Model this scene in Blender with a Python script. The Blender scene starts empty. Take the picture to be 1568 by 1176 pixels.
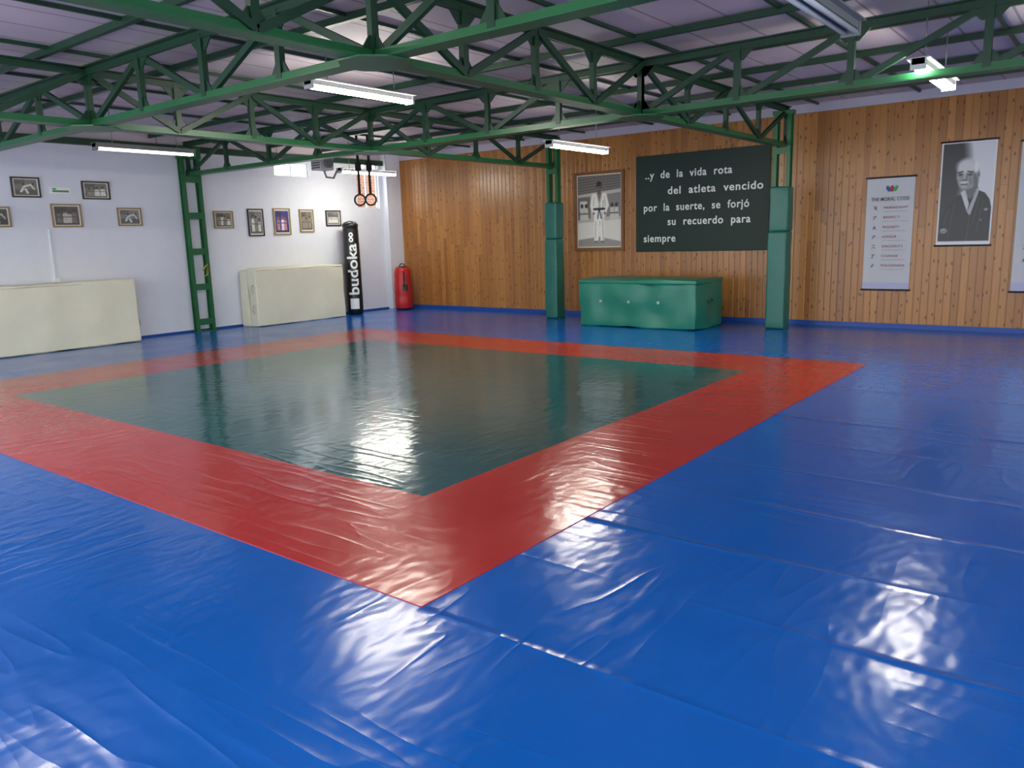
import bpy, bmesh, math, random
import numpy as np
from mathutils import Vector, Matrix, noise

U = 1.5
random.seed(4)
rng = np.random.default_rng(7)
scene = bpy.context.scene
scene.view_settings.view_transform = 'Standard'
scene.view_settings.exposure = 0.55

XW = -8.767 * U      # left wall plane
YW = 8.477 * U       # wooden wall plane
ZC = 3.37            # ceiling height
XR = 2.6 * U         # right wall
Y0 = -1.6 * U        # open near end


def lin(c):
    return tuple(((v / 255) / 12.92 if v / 255 <= 0.04045 else (((v / 255) + 0.055) / 1.055) ** 2.4) for v in c)


def rgba(c):
    return (*lin(c), 1.0)


# ------------------------------------------------------------------ materials
class NT:
    def __init__(s, name):
        s.m = bpy.data.materials.new(name)
        s.m.use_nodes = True
        s.t = s.m.node_tree
        s.b = s.t.nodes['Principled BSDF']

    def n(s, typ, **kw):
        nd = s.t.nodes.new(typ)
        for k, v in kw.items():
            if k in nd.inputs.keys():
                nd.inputs[k].default_value = v
            else:
                setattr(nd, k, v)
        return nd

    def l(s, a, b):
        s.t.links.new(a, b)

    def math(s, op, a, b=None, c=None, clamp=False):
        nd = s.t.nodes.new('ShaderNodeMath')
        nd.operation = op
        nd.use_clamp = clamp
        for i, v in enumerate((a, b, c)):
            if v is None:
                continue
            if isinstance(v, (int, float)):
                nd.inputs[i].default_value = v
            else:
                s.l(v, nd.inputs[i])
        return nd.outputs[0]

    def obj(s, scale=None, loc=None, rot=None):
        tc = s.t.nodes.new('ShaderNodeTexCoord')
        if scale is None and rot is None:
            return tc.outputs['Object']
        mp = s.t.nodes.new('ShaderNodeMapping')
        if scale:
            mp.inputs['Scale'].default_value = scale
        if rot:
            mp.inputs['Rotation'].default_value = rot
        s.l(tc.outputs['Object'], mp.inputs['Vector'])
        return mp.outputs[0]

    def noise(s, vec, scale, detail=3, rough=0.5, dist=0.0):
        nd = s.t.nodes.new('ShaderNodeTexNoise')
        nd.inputs['Scale'].default_value = scale
        nd.inputs['Detail'].default_value = detail
        nd.inputs['Roughness'].default_value = rough
        nd.inputs['Distortion'].default_value = dist
        s.l(vec, nd.inputs['Vector'])
        return nd.outputs['Fac']

    def mix(s, f, a, b, mode='MIX'):
        nd = s.t.nodes.new('ShaderNodeMix')
        nd.data_type = 'RGBA'
        nd.blend_type = mode
        for sock, v in ((nd.inputs[0], f), (nd.inputs[6], a), (nd.inputs[7], b)):
            if isinstance(v, (int, float, tuple)):
                sock.default_value = v
            else:
                s.l(v, sock)
        return nd.outputs[2]

    def bump(s, h, strength=0.3, dist=0.01, normal=None):
        nd = s.t.nodes.new('ShaderNodeBump')
        nd.inputs['Strength'].default_value = strength
        nd.inputs['Distance'].default_value = dist
        s.l(h, nd.inputs['Height'])
        if normal is not None:
            s.l(normal, nd.inputs['Normal'])
        return nd.outputs[0]


def plain(name, col, rough=0.5, metal=0.0, var=0.12, nscale=6.0, bump=0.0, bscale=30.0, spec=0.5):
    t = NT(name)
    c = rgba(col)
    v = t.obj()
    f = t.noise(v, nscale, 1)
    dark = tuple(x * (1 - var) for x in c[:3]) + (1,)
    lite = tuple(min(1, x * (1 + var)) for x in c[:3]) + (1,)
    t.l(t.mix(f, dark, lite), t.b.inputs['Base Color'])
    t.b.inputs['Roughness'].default_value = rough
    t.b.inputs['Metallic'].default_value = metal
    t.b.inputs['Specular IOR Level'].default_value = spec
    if bump > 0:
        t.l(t.bump(t.noise(v, bscale, 1), bump, 0.01), t.b.inputs['Normal'])
    return t.m


def emis(name, col, strength):
    t = NT(name)
    t.b.inputs['Base Color'].default_value = rgba(col)
    t.b.inputs['Emission Color'].default_value = rgba(col)
    t.b.inputs['Emission Strength'].default_value = strength
    return t.m


def vinyl(name, col, folds=False, amp=1.0, rough=0.2, wr=1.0):
    t = NT(name)
    v = t.obj()
    f = t.noise(v, 1.3, 3, 0.65)
    c = rgba(col)
    base = t.mix(f, tuple(x * 0.85 for x in c[:3]) + (1,), tuple(min(1, x * 1.15) for x in c[:3]) + (1,))
    t.l(base, t.b.inputs['Base Color'])
    r = t.math('MULTIPLY_ADD', f, 0.16, rough - 0.08)
    t.l(r, t.b.inputs['Roughness'])
    h1 = t.noise(v, 1.4, 0, 0.5)
    # long shallow ridges; two sets, each present only in its own patches
    def wrinkle(scale, rot, ns, width):
        w = t.noise(t.obj(scale=scale, rot=rot), ns, 1, 0.5)
        w = t.math('ABSOLUTE', t.math('SUBTRACT', w, 0.5))
        w = t.math('SUBTRACT', 1.0, t.math('MULTIPLY', w, width, clamp=True))
        return t.math('MULTIPLY', w, w)
    w1 = wrinkle((0.4, 3.2, 1), (0, 0, 0.05), 2.0, 9.0)
    w2 = wrinkle((2.8, 0.6, 1), (0, 0, 0.3), 2.0, 9.0)
    pm = t.noise(v, 0.6, 0)
    mask = t.math('MULTIPLY', t.math('SUBTRACT', pm, 0.48, clamp=True), 7.0, clamp=True)
    mask2 = t.math('MULTIPLY', t.math('SUBTRACT', 0.47, pm, clamp=True), 7.0, clamp=True)
    h3 = t.noise(t.obj(scale=(1.25, 0.7, 1), rot=(0, 0, 0.65)), 8.5, 1, 0.55)
    H = t.math('MULTIPLY', h1, 0.4 * amp)
    H = t.math('ADD', H, t.math('MULTIPLY', t.math('MULTIPLY', w1, mask), 0.13 * wr))
    H = t.math('ADD', H, t.math('MULTIPLY', t.math('MULTIPLY', w2, mask2), 0.13 * wr))
    H = t.math('ADD', H, t.math('MULTIPLY', h3, 0.34 * amp))
    if folds:
        sep = t.n('ShaderNodeSeparateXYZ')
        t.l(v, sep.inputs[0])
        nz = t.noise(t.obj(scale=(0.6, 1.6, 1)), 1.0, 0)
        wob = t.math('MULTIPLY', t.math('SUBTRACT', nz, 0.5), 0.10)
        yy = t.math('ADD', sep.outputs[1], wob)
        right = t.math('GREATER_THAN', sep.outputs[0], -1.46 * U)
        am = t.math('MULTIPLY', t.math('MULTIPLY', t.math('SUBTRACT', nz, 0.2, clamp=True), 2.5, clamp=True), right)
        tot = None
        for yv, a in ((1.4236, 0.8), (1.86, 0.8), (2.27, 1.0), (2.75, .6), (3.2, 0.9), (3.7, .5), (4.18, 1.2), (5.1, .4)):
            d = t.math('ABSOLUTE', t.math('SUBTRACT', yy, yv * U))
            g = t.math('SUBTRACT', 1.0, t.math('MULTIPLY', d, 24.0, clamp=True))
            g = t.math('MULTIPLY', t.math('MULTIPLY', g, g), a * 0.5)
            tot = g if tot is None else t.math('ADD', tot, g)
        H = t.math('ADD', H, t.math('MULTIPLY', tot, am))
    t.l(t.bump(H, 0.4, 0.03), t.b.inputs['Normal'])
    return t.m


def wood_wall_mat():
    t = NT('varnished_pine_planks')
    v = t.obj()
    sep = t.n('ShaderNodeSeparateXYZ')
    t.l(v, sep.inputs[0])
    x, z = sep.outputs[0], sep.outputs[2]
    w = 0.098
    xi = t.math('DIVIDE', x, w)
    idx = t.math('FLOOR', xi)
    fr = t.math('SUBTRACT', xi, idx)
    wn0 = t.n('ShaderNodeTexWhiteNoise', noise_dimensions='1D')
    t.l(idx, wn0.inputs['W'])
    off = t.math('MULTIPLY', wn0.outputs['Value'], 0.9)
    row = t.math('FLOOR', t.math('DIVIDE', t.math('ADD', z, off), 2.05))
    cmb = t.n('ShaderNodeCombineXYZ')
    t.l(idx, cmb.inputs[0]); t.l(row, cmb.inputs[1])
    wn = t.n('ShaderNodeTexWhiteNoise', noise_dimensions='3D')
    t.l(cmb.outputs[0], wn.inputs['Vector'])
    rnd = wn.outputs['Value']
    c1 = t.mix(rnd, rgba((150, 97, 43)), rgba((186, 130, 65)))
    # grain
    cv = t.n('ShaderNodeCombineXYZ')
    t.l(t.math('MULTIPLY', x, 55.0), cv.inputs[0])
    t.l(t.math('MULTIPLY', rnd, 40.0), cv.inputs[1])
    t.l(t.math('MULTIPLY', z, 2.2), cv.inputs[2])
    gr = t.noise(cv.outputs[0], 1.0, 3, 0.6, 0.0)
    c2 = t.mix(t.math('MULTIPLY', gr, 0.5), c1, rgba((130, 78, 32)))
    # knots
    kv = t.n('ShaderNodeCombineXYZ')
    t.l(t.math('MULTIPLY', x, 11.0), kv.inputs[0])
    t.l(t.math('ADD', t.math('MULTIPLY', z, 5.0), t.math('MULTIPLY', rnd, 9.0)), kv.inputs[1])
    vo = t.n('ShaderNodeTexVoronoi', voronoi_dimensions='2D')
    vo.inputs['Scale'].default_value = 1.0
    t.l(kv.outputs[0], vo.inputs['Vector'])
    kn = t.math('SUBTRACT', 1.0, t.math('MULTIPLY', vo.outputs['Distance'], 6.0, clamp=True))
    kn = t.math('MULTIPLY', kn, t.math('GREATER_THAN', vo.outputs['Color'], 0.5))
    kn = t.math('MULTIPLY', kn, 1.8, clamp=True)
    c3 = t.mix(kn, c2, rgba((98, 52, 22)))
    # groove
    e = t.math('MINIMUM', fr, t.math('SUBTRACT', 1.0, fr))
    g = t.math('SUBTRACT', 1.0, t.math('MULTIPLY', e, 18.0, clamp=True))
    c4 = t.mix(t.math('MULTIPLY', g, 0.6), c3, rgba((98, 58, 24)))
    # butt joints
    zz = t.math('DIVIDE', t.math('ADD', z, off), 2.05)
    fz = t.math('SUBTRACT', zz, t.math('FLOOR', zz))
    ez = t.math('MINIMUM', fz, t.math('SUBTRACT', 1.0, fz))
    j = t.math('SUBTRACT', 1.0, t.math('MULTIPLY', ez, 400.0, clamp=True))
    c5 = t.mix(t.math('MULTIPLY', j, 0.6), c4, rgba((80, 46, 20)))
    t.l(c5, t.b.inputs['Base Color'])
    t.b.inputs['Roughness'].default_value = 0.3
    # convex planks with individual tilt
    prof = t.math('MULTIPLY', e, 9.0, clamp=True)
    tilt = t.math('MULTIPLY', t.math('MULTIPLY', t.math('SUBTRACT', rnd, 0.5), fr), 0.6)
    H = t.math('ADD', prof, tilt)
    t.l(t.bump(H, 0.6, 0.005), t.b.inputs['Normal'])
    return t.m


def ceiling_mat():
    t = NT('grey_ceiling_panels')
    v = t.obj()
    sep = t.n('ShaderNodeSeparateXYZ')
    t.l(v, sep.inputs[0])
    lines = None
    for ax, sp, wd in ((0, 0.5, 0.012), (1, 2.4, 0.012)):
        q = t.math('DIVIDE', sep.outputs[ax], sp)
        fr = t.math('SUBTRACT', q, t.math('FLOOR', q))
        e = t.math('MINIMUM', fr, t.math('SUBTRACT', 1.0, fr))
        g = t.math('LESS_THAN', e, wd / sp)
        lines = g if lines is None else t.math('MAXIMUM', lines, g)
    f = t.noise(v, 1.1, 2)
    base = t.mix(f, rgba((178, 166, 174)), rgba((214, 202, 208)))
    t.l(t.mix(t.math('MULTIPLY', lines, 0.6), base, rgba((84, 80, 86))), t.b.inputs['Base Color'])
    t.b.inputs['Roughness'].default_value = 0.6
    return t.m


def brick_mat():
    t = NT('outside_brick')
    v = t.obj()
    mp = t.n('ShaderNodeSeparateXYZ'); t.l(v, mp.inputs[0])
    c = t.n('ShaderNodeCombineXYZ')
    t.l(mp.outputs[1], c.inputs[0]); t.l(mp.outputs[2], c.inputs[1])
    br = t.n('ShaderNodeTexBrick')
    br.inputs['Color1'].default_value = rgba((150, 104, 80))
    br.inputs['Color2'].default_value = rgba((136, 88, 64))
    br.inputs['Mortar'].default_value = rgba((165, 148, 134))
    br.inputs['Scale'].default_value = 4.0
    t.l(c.outputs[0], br.inputs['Vector'])
    t.l(br.outputs['Color'], t.b.inputs['Base Color'])
    t.b.inputs['Roughness'].default_value = 0.9
    return t.m


def attr_mat():
    t = NT('printed_picture')
    a = t.n('ShaderNodeVertexColor', layer_name='Col')
    t.l(a.outputs['Color'], t.b.inputs['Base Color'])
    t.b.inputs['Roughness'].default_value = 0.35
    return t.m


M = {}
M['blue'] = vinyl('blue_vinyl', (5, 94, 184), folds=True, rough=0.19, amp=.95)
M['red'] = vinyl('red_vinyl', (184, 48, 46), rough=0.2, amp=.9)
M['green'] = vinyl('dark_green_vinyl', (34, 90, 94), rough=0.14, amp=.62, wr=.7)
M['wood'] = wood_wall_mat()
M['ceil'] = ceiling_mat()
M['brick'] = brick_mat()
M['pic'] = attr_mat()
M['white'] = plain('white_plaster', (222, 225, 233), 0.75, var=0.03)
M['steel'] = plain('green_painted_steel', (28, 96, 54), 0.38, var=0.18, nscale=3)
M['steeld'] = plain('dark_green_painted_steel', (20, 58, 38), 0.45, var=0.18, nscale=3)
M['pad'] = plain('teal_padding', (28, 102, 88), 0.4, var=0.08, bump=0.25, bscale=5)
M['block'] = plain('green_crash_mat_vinyl', (26, 116, 94), 0.38, var=0.08, bump=0.5, bscale=4)
M['blockd'] = plain('green_crash_mat_side', (18, 92, 78), 0.4, var=0.08)
M['cream'] = plain('cream_vinyl', (232, 229, 203), 0.5, var=0.04, bump=0.3, bscale=4)
M['creamd'] = plain('cream_piping', (206, 202, 176), 0.6)
M['black'] = plain('black_vinyl', (18, 18, 20), 0.35)
M['blackm'] = plain('black_metal', (14, 14, 15), 0.4)
M['redbag'] = plain('red_bag_vinyl', (178, 30, 32), 0.4, bump=0.3, bscale=6)
M['chalk'] = plain('white_lettering', (236, 240, 236), 0.6, var=0.02)
M['board'] = plain('green_board', (12, 42, 33), 0.6, var=0.06)
M['frame'] = plain('brown_frame_wood', (120, 78, 40), 0.4, var=0.2, nscale=20)
M['gold'] = plain('gilt_frame', (150, 128, 82), 0.4, var=0.2, nscale=20)
M['darkframe'] = plain('dark_frame', (40, 34, 30), 0.4)
M['banner'] = plain('banner_cloth', (192, 194, 198), 0.7, var=0.03, bump=0.2, bscale=5)
M['lav'] = plain('banner_lavender', (176, 178, 208), 0.7, var=0.05)
M['ink'] = plain('banner_ink', (92, 80, 80), 0.7)
M['logor'] = plain('emblem_red', (150, 62, 60), 0.7)
M['logob'] = plain('emblem_blue', (60, 80, 150), 0.7)
M['signgreen'] = plain('sign_green', (60, 150, 90), 0.5)
M['fix'] = plain('lamp_housing', (196, 198, 196), 0.4, var=0.03)
M['fixg'] = plain('grey_lamp_housing', (120, 124, 122), 0.4, var=0.05)
M['tube'] = emis('lit_tube', (255, 250, 236), 75.0)
M['tubedim'] = emis('weak_tube', (255, 250, 240), 2.5)
M['tubeoff'] = plain('unlit_tube', (200, 204, 204), 0.3)
M['strap'] = plain('webbing_strap', (20, 18, 20), 0.8)
M['strapy'] = plain('yellow_strap', (170, 160, 60), 0.7)
M['ring'] = plain('wooden_ring', (34, 20, 16), 0.6)
M['trimw'] = plain('pale_trim', (176, 172, 186), 0.6, var=0.04)
M['trimb'] = plain('blue_skirting', (20, 70, 150), 0.4)
M['metal'] = plain('galvanised_metal', (150, 152, 152), 0.4, metal=0.6)
M['skingrey'] = plain('eyelet', (210, 220, 215), 0.4)


# ------------------------------------------------------------------ mesh builder
class MB:
    def __init__(s):
        s.v = []; s.f = []; s.mi = []; s.mats = []; s.sm = []

    def mat(s, k):
        m = M[k]
        if m not in s.mats:
            s.mats.append(m)
        return s.mats.index(m)

    def add(s, vs, fs, k, smooth=False):
        o = len(s.v); i = s.mat(k)
        s.v.extend([tuple(p) for p in vs])
        for f in fs:
            s.f.append([a + o for a in f]); s.mi.append(i); s.sm.append(smooth)

    def box(s, x0, x1, y0, y1, z0, z1, k):
        vs = [(x, y, z) for z in (z0, z1) for y in (y0, y1) for x in (x0, x1)]
        s.add(vs, [(0, 2, 3, 1), (4, 5, 7, 6), (0, 1, 5, 4), (2, 6, 7, 3), (0, 4, 6, 2), (1, 3, 7, 5)], k)

    def bar(s, p0, p1, w, t, k, up=(0, 0, 1)):
        """rectangular bar; w = width perpendicular to (dir,up), t = thickness along up"""
        p0 = Vector(p0); p1 = Vector(p1); d = (p1 - p0).normalized()
        u = Vector(up); sd = d.cross(u)
        if sd.length < 1e-4:
            u = Vector((1, 0, 0)); sd = d.cross(u)
        sd.normalize(); u = sd.cross(d).normalized()
        vs = []
        for p in (p0, p1):
            for a, b in ((-1, -1), (1, -1), (1, 1), (-1, 1)):
                vs.append(p + sd * a * w / 2 + u * b * t / 2)
        s.add(vs, [(3, 2, 1, 0), (4, 5, 6, 7), (0, 1, 5, 4), (1, 2, 6, 5), (2, 3, 7, 6), (3, 0, 4, 7)], k)

    def cyl(s, p0, p1, r0, k, r1=None, seg=16):
        r1 = r0 if r1 is None else r1
        p0 = Vector(p0); p1 = Vector(p1); d = (p1 - p0).normalized()
        a = d.orthogonal().normalized(); b = d.cross(a)
        vs = []
        for p, r in ((p0, r0), (p1, r1)):
            for i in range(seg):
                t = 2 * math.pi * i / seg
                vs.append(p + a * math.cos(t) * r + b * math.sin(t) * r)
        s.add(vs, [(i, (i + 1) % seg, seg + (i + 1) % seg, seg + i) for i in range(seg)], k, True)
        s.add(vs[:seg], [tuple(reversed(range(seg)))], k)
        s.add(vs[seg:], [tuple(range(seg))], k)

    def lathe(s, cx, cy, prof, k, seg=32, kf=None):
        vs = []
        for r, z in prof:
            for i in range(seg):
                t = 2 * math.pi * i / seg
                vs.append((cx + r * math.cos(t), cy + r * math.sin(t), z))
        for j in range(len(prof) - 1):
            kk = kf(j) if kf else k
            ring = vs[j * seg:(j + 2) * seg]
            s.add(ring, [(i, (i + 1) % seg, seg + (i + 1) % seg, seg + i) for i in range(seg)], kk, True)

    def tube(s, pts, r, k, seg=8, closed=False):
        n = len(pts); vs = []
        for i, p in enumerate(pts):
            p = Vector(p)
            a = Vector(pts[(i - 1) % n] if closed or i > 0 else pts[i]); b = Vector(pts[(i + 1) % n] if closed or i < n - 1 else pts[i])
            d = (b - a).normalized()
            ref = Vector((0.13, 0.97, 0.2))
            u = d.cross(ref).normalized(); w = d.cross(u)
            for j in range(seg):
                t = 2 * math.pi * j / seg
                vs.append(p + u * math.cos(t) * r + w * math.sin(t) * r)
        fs = []
        for i in range(n if closed else n - 1):
            for j in range(seg):
                a = i * seg + j; b = i * seg + (j + 1) % seg
                c = ((i + 1) % n) * seg + (j + 1) % seg; d = ((i + 1) % n) * seg + j
                fs.append((a, b, c, d))
        s.add(vs, fs, k, True)

    def prism(s, pts, thick, k):
        """polygon in 3D extruded by vector"""
        n = len(pts); t = Vector(thick)
        vs = [Vector(p) for p in pts] + [Vector(p) + t for p in pts]
        fs = [tuple(range(n)), tuple(reversed(range(n, 2 * n)))] + [(i, i + n, (i + 1) % n + n, (i + 1) % n) for i in range(n)]
        s.add(vs, fs, k)

    def soft(s, x0, x1, y0, y1, z0, z1, k, r=0.03, amp=0.008, step=0.12, ns=2.0, seed=0.0):
        S = Vector(((x1 - x0), (y1 - y0), (z1 - z0))); C = Vector(((x0 + x1) / 2, (y0 + y1) / 2, (z0 + z1) / 2))

        def coords(L):
            h = L / 2; a = [-h, -h + r * .3, -h + r * .65, -h + r]
            n = max(1, int((L - 2 * r) / step))
            mid = [-h + r + (L - 2 * r) * i / n for i in range(1, n)]
            return a + mid + [h - r, h - r * .65, h - r * .3, h]
        cs = [coords(S[i]) for i in range(3)]
        for ax in range(3):
            b, c = [i for i in range(3) if i != ax]
            for sg in (-1, 1):
                vs = []; nb, nc = len(cs[b]), len(cs[c])
                for vb in cs[b]:
                    for vc in cs[c]:
                        p = Vector((0, 0, 0)); p[ax] = sg * S[ax] / 2; p[b] = vb; p[c] = vc
                        q = Vector([max(-(S[i] / 2 - r), min(S[i] / 2 - r, p[i])) for i in range(3)])
                        d = p - q
                        nrm = d.normalized()
                        p = q + nrm * r
                        w = p + C
                        dd = noise.noise(w * ns + Vector((seed, 0, 0))) * amp
                        w = w + nrm * dd
                        w.z = max(w.z, z0)
                        vs.append(w)
                fs = []
                for i in range(nb - 1):
                    for j in range(nc - 1):
                        f = (i * nc + j, (i + 1) * nc + j, (i + 1) * nc + j + 1, i * nc + j + 1)
                        fs.append(f)
                s.add(vs, fs, k, True)

    def build(s, name, loc=(0, 0, 0), parent=None, bevel=0.0, fixn=True):
        me = bpy.data.meshes.new(name)
        L = Vector(loc)
        me.from_pydata([tuple(Vector(p) - L) for p in s.v], [], s.f)
        for m in s.mats:
            me.materials.append(m)
        me.polygons.foreach_set('material_index', s.mi)
        me.polygons.foreach_set('use_smooth', s.sm)
        if fixn:
            bm = bmesh.new(); bm.from_mesh(me)
            bmesh.ops.remove_doubles(bm, verts=bm.verts, dist=1e-5)
            bmesh.ops.recalc_face_normals(bm, faces=bm.faces)
            bm.to_mesh(me); bm.free()
        me.update()
        o = bpy.data.objects.new(name, me)
        o.location = L
        scene.collection.objects.link(o)
        if bevel:
            b = o.modifiers.new('bevel', 'BEVEL'); b.width = bevel; b.segments = 2; b.limit_method = 'ANGLE'
        if parent:
            o.parent = parent
            o.location = L - parent.location
        return o


def empty(name, loc):
    e = bpy.data.objects.new(name, None)
    e.location = loc; e.empty_display_size = 0.2
    scene.collection.objects.link(e)
    return e


# ------------------------------------------------------------------ room shell
b = MB(); b.box(XW - .1, XR + .1, Y0, YW + .1, -0.12, 0.0, 'blue'); b.build('floor')

OX0, OX1, OY0, OY1 = -7.0 * U, -1.4595 * U, 1.4236 * U, 6.14 * U
IX0, IX1, IY0, IY1 = -6.152 * U, -2.1188 * U, 2.111 * U, 5.444 * U
b = MB()
T = 0.004
o = [(OX0, OY0), (OX1, OY0), (OX1, OY1), (OX0, OY1)]
i_ = [(IX0, IY0), (IX1, IY0), (IX1, IY1), (IX0, IY1)]
for k in range(4):
    a, c = k, (k + 1) % 4
    b.prism([(*o[a], 0), (*o[c], 0), (*i_[c], 0), (*i_[a], 0)], (0, 0, T), 'red')
b.build('red_border_mat')
b = MB(); b.box(IX0, IX1, IY0, IY1, 0, T, 'green'); b.build('green_center_mat')

b = MB(); b.box(XW - .1, XR + .1, YW, YW + .12, 0, ZC, 'wood'); b.build('wall_back')
# right wall; unseen row of windows added to throw daylight on the left wall
b = MB()
wz0, wz1 = 1.0, 2.9
b.box(XR, XR + .12, Y0, YW, 0, wz0, 'white'); b.box(XR, XR + .12, Y0, YW, wz1, ZC, 'white')
n_w = 4; seg = (YW - Y0) / n_w; pier = .5
for k in range(n_w + 1):
    a = Y0 + k * seg
    b.box(XR, XR + .12, max(Y0, a - pier / 2), min(YW, a + pier / 2), wz0, wz1, 'white')
b.build('wall_right')
for k in range(n_w):
    a0 = Y0 + k * seg + pier / 2; a1 = a0 + seg - pier
    b = MB(); f = .04
    b.box(XR + .03, XR + .08, a0, a1, wz0, wz0 + f, 'steel'); b.box(XR + .03, XR + .08, a0, a1, wz1 - f, wz1, 'steel')
    for q in range(4):
        yy = a0 + (a1 - a0 - f) * q / 3
        b.box(XR + .03, XR + .08, yy, yy + f, wz0 + f, wz1 - f, 'steel')
    b.build('added_window_%d' % (k + 3))
b = MB(); b.box(XW - .1, XR + .1, Y0, YW + .1, ZC, ZC + .1, 'ceil'); b.build('ceiling')

# left wall with two window openings
W1 = (6.35 * U, 6.9 * U, 1.86 * U, 2.05 * U)
W2 = (7.72 * U, 8.14 * U, 1.47 * U, 2.16 * U)
b = MB()
XL = XW - 0.12
b.box(XL, XW, Y0, W1[0], 0, ZC, 'white')
b.box(XL, XW, W1[0], W1[1], 0, W1[2], 'white')
b.box(XL, XW, W1[0], W1[1], W1[3], ZC, 'white')
b.box(XL, XW, W1[1], W2[0], 0, ZC, 'white')
b.box(XL, XW, W2[0], W2[1], 0, W2[2], 'white')
b.box(XL, XW, W2[0], W2[1], W2[3], ZC, 'white')
b.box(XL, XW, W2[1], YW, 0, ZC, 'white')
b.build('wall_left')
b = MB(); b.box(XW, XW + .16, 8.2 * U, YW, 0, ZC, 'white'); b.build('trim_1')
b = MB(); b.box(XW - 1.0, XW - .9, 7.6 * U, 10 * U, 0, 3.05, 'brick'); b.build('wall_outside')
for n, Wn in ((1, W1), (2, W2)):
    b = MB(); x0, x1 = XL + .03, XL + .07
    y0, y1, z0, z1 = Wn
    f = .03
    b.box(x0, x1, y0, y0 + f, z0, z1, 'white'); b.box(x0, x1, y1 - f, y1, z0, z1, 'white')
    b.box(x0, x1, y0 + f, y1 - f, z0, z0 + f, 'white'); b.box(x0, x1, y0 + f, y1 - f, z1 - f, z1, 'white')
    ym = (y0 + y1) / 2
    b.box(x0, x1, ym - .015, ym + .015, z0 + f, z1 - f, 'white')
    b.build('added_window_%d' % n)
# trims
b = MB(); b.box(XW + .17, XR, YW - .03, YW, 3.24, ZC, 'trimw'); b.build('trim_2')
b = MB(); b.box(XW + .17, XR, YW - .02, YW, 0, .07, 'trimb'); b.build('baseboard_back')
b = MB(); b.box(XW, XW + .015, Y0, 8.2 * U, 0, .035, 'trimb'); b.build('baseboard_left')
b = MB(); b.box(XW, XW + .09, Y0, 8.19 * U, 3.12, 3.22, 'steeld'); b.box(XW, XW + .02, Y0, 8.19 * U, 3.22, ZC, 'ceil'); b.build('trim_3')

# ------------------------------------------------------------------ trusses
ZB, ZT = 2.745, 3.24
fr = MB()


def truss(axis, fixed, nodes, pattern='V'):
    def P(s_, z, off=0.0):
        return (s_, fixed + off, z) if axis == 'x' else (fixed + off, s_, z)
    s0, s1 = nodes[0], nodes[-1]
    ov = Vector((0, 1, 0)) if axis == 'x' else Vector((1, 0, 0))
    # chords: flat flange and two upright legs (back to back angles)
    fr.bar(P(s0, ZB - .03), P(s1, ZB - .03), .15, .012, 'steel')
    fr.bar(P(s0, ZB, .014), P(s1, ZB, .014), .012, .07, 'steel')
    fr.bar(P(s0, ZB, -.014), P(s1, ZB, -.014), .012, .07, 'steel')
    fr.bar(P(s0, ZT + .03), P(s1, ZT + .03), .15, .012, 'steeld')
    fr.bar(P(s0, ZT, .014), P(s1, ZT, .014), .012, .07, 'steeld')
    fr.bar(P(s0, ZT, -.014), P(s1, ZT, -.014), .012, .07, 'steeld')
    up = tuple(ov)
    for i, s_ in enumerate(nodes):
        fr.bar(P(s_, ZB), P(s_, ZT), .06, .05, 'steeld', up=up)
        # gusset plates
        g = .15
        for z, sg in ((ZT, -1), (ZB, 1)):
            gg = g if (z == ZT) else g * .7
            pts = [P(s_ - gg, z + .03 * -sg), P(s_ + gg, z + .03 * -sg), P(s_ + gg, z + .04 * sg), P(s_ + gg * .4, z + .13 * sg), P(s_ - gg * .4, z + .13 * sg), P(s_ - gg, z + .04 * sg)]
            pts = [tuple(Vector(p) - ov * .006) for p in pts]
            fr.prism(pts, tuple(ov * .012), 'steeld')
    for i in range(len(nodes) - 1):
        a, c = nodes[i], nodes[i + 1]
        if pattern == 'R' or (pattern == 'V' and i % 2 == 0):
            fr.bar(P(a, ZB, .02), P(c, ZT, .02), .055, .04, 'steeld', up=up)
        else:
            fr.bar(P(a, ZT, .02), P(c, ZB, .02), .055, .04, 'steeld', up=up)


XA, XB, XC_ = -5.58 * U, -2.80 * U, 0.0
YD, YC = 2.62 * U, 5.12 * U
YN = 0.1 * U


def sub(*segs):
    out = []
    for a, c, n in segs:
        for i in range(n):
            out.append(a + (c - a) * i / n)
    out.append(segs[-1][1])
    return out


PY = 8.02 * U
for fx in (XA, XB, XC_):
    truss('y', fx, sub((Y0, YN, 3), (YN, YD, 4), (YD, YC, 4), (YC, PY + .1, 4)))
XWL = XW + .12
truss('x', YC, sub((XWL, XA, 4), (XA, XB, 4)), 'V')
truss('x', YC, sub((XB, XC_, 4), (XC_, XR - .05, 4)), 'R')
truss('x', YD, sub((XWL, XA, 4), (XA, XB, 4), (XB, XC_, 4), (XC_, XR - .05, 4)), 'V')
truss('x', YN, sub((XWL, XA, 4), (XA, XB, 4), (XB, XC_, 4), (XC_, XR - .05, 4)), 'V')
# node plates under crossings
for fx in (XA, XB, XC_):
    for fy in (YN, YD, YC):
        c = .26
        pts = [(fx + c * math.cos(a) * 1.0, fy + c * math.sin(a), ZB - .05) for a in [math.pi / 8 + k * math.pi / 4 for k in range(8)]]
        fr.prism(pts, (0, 0, .012), 'steel')
# purlins
yy = Y0 + .3
for k in range(1, 14):
    yk = Y0 + k * 1.18
    if yk < YW - .3:
        fr.bar((XW + .1, yk, ZT + .09), (XR - .05, yk, ZT + .09), .05, .06, 'steeld')
for k in range(0, 12):
    xk = XW + .9 + k * 1.39
    if xk < XR - .2:
        fr.bar((xk, Y0, ZT + .11), (xk, YW - .06, ZT + .11), .03, .03, 'steeld')
fr.build('steel_roof_truss_frame', fixn=False)


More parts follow.
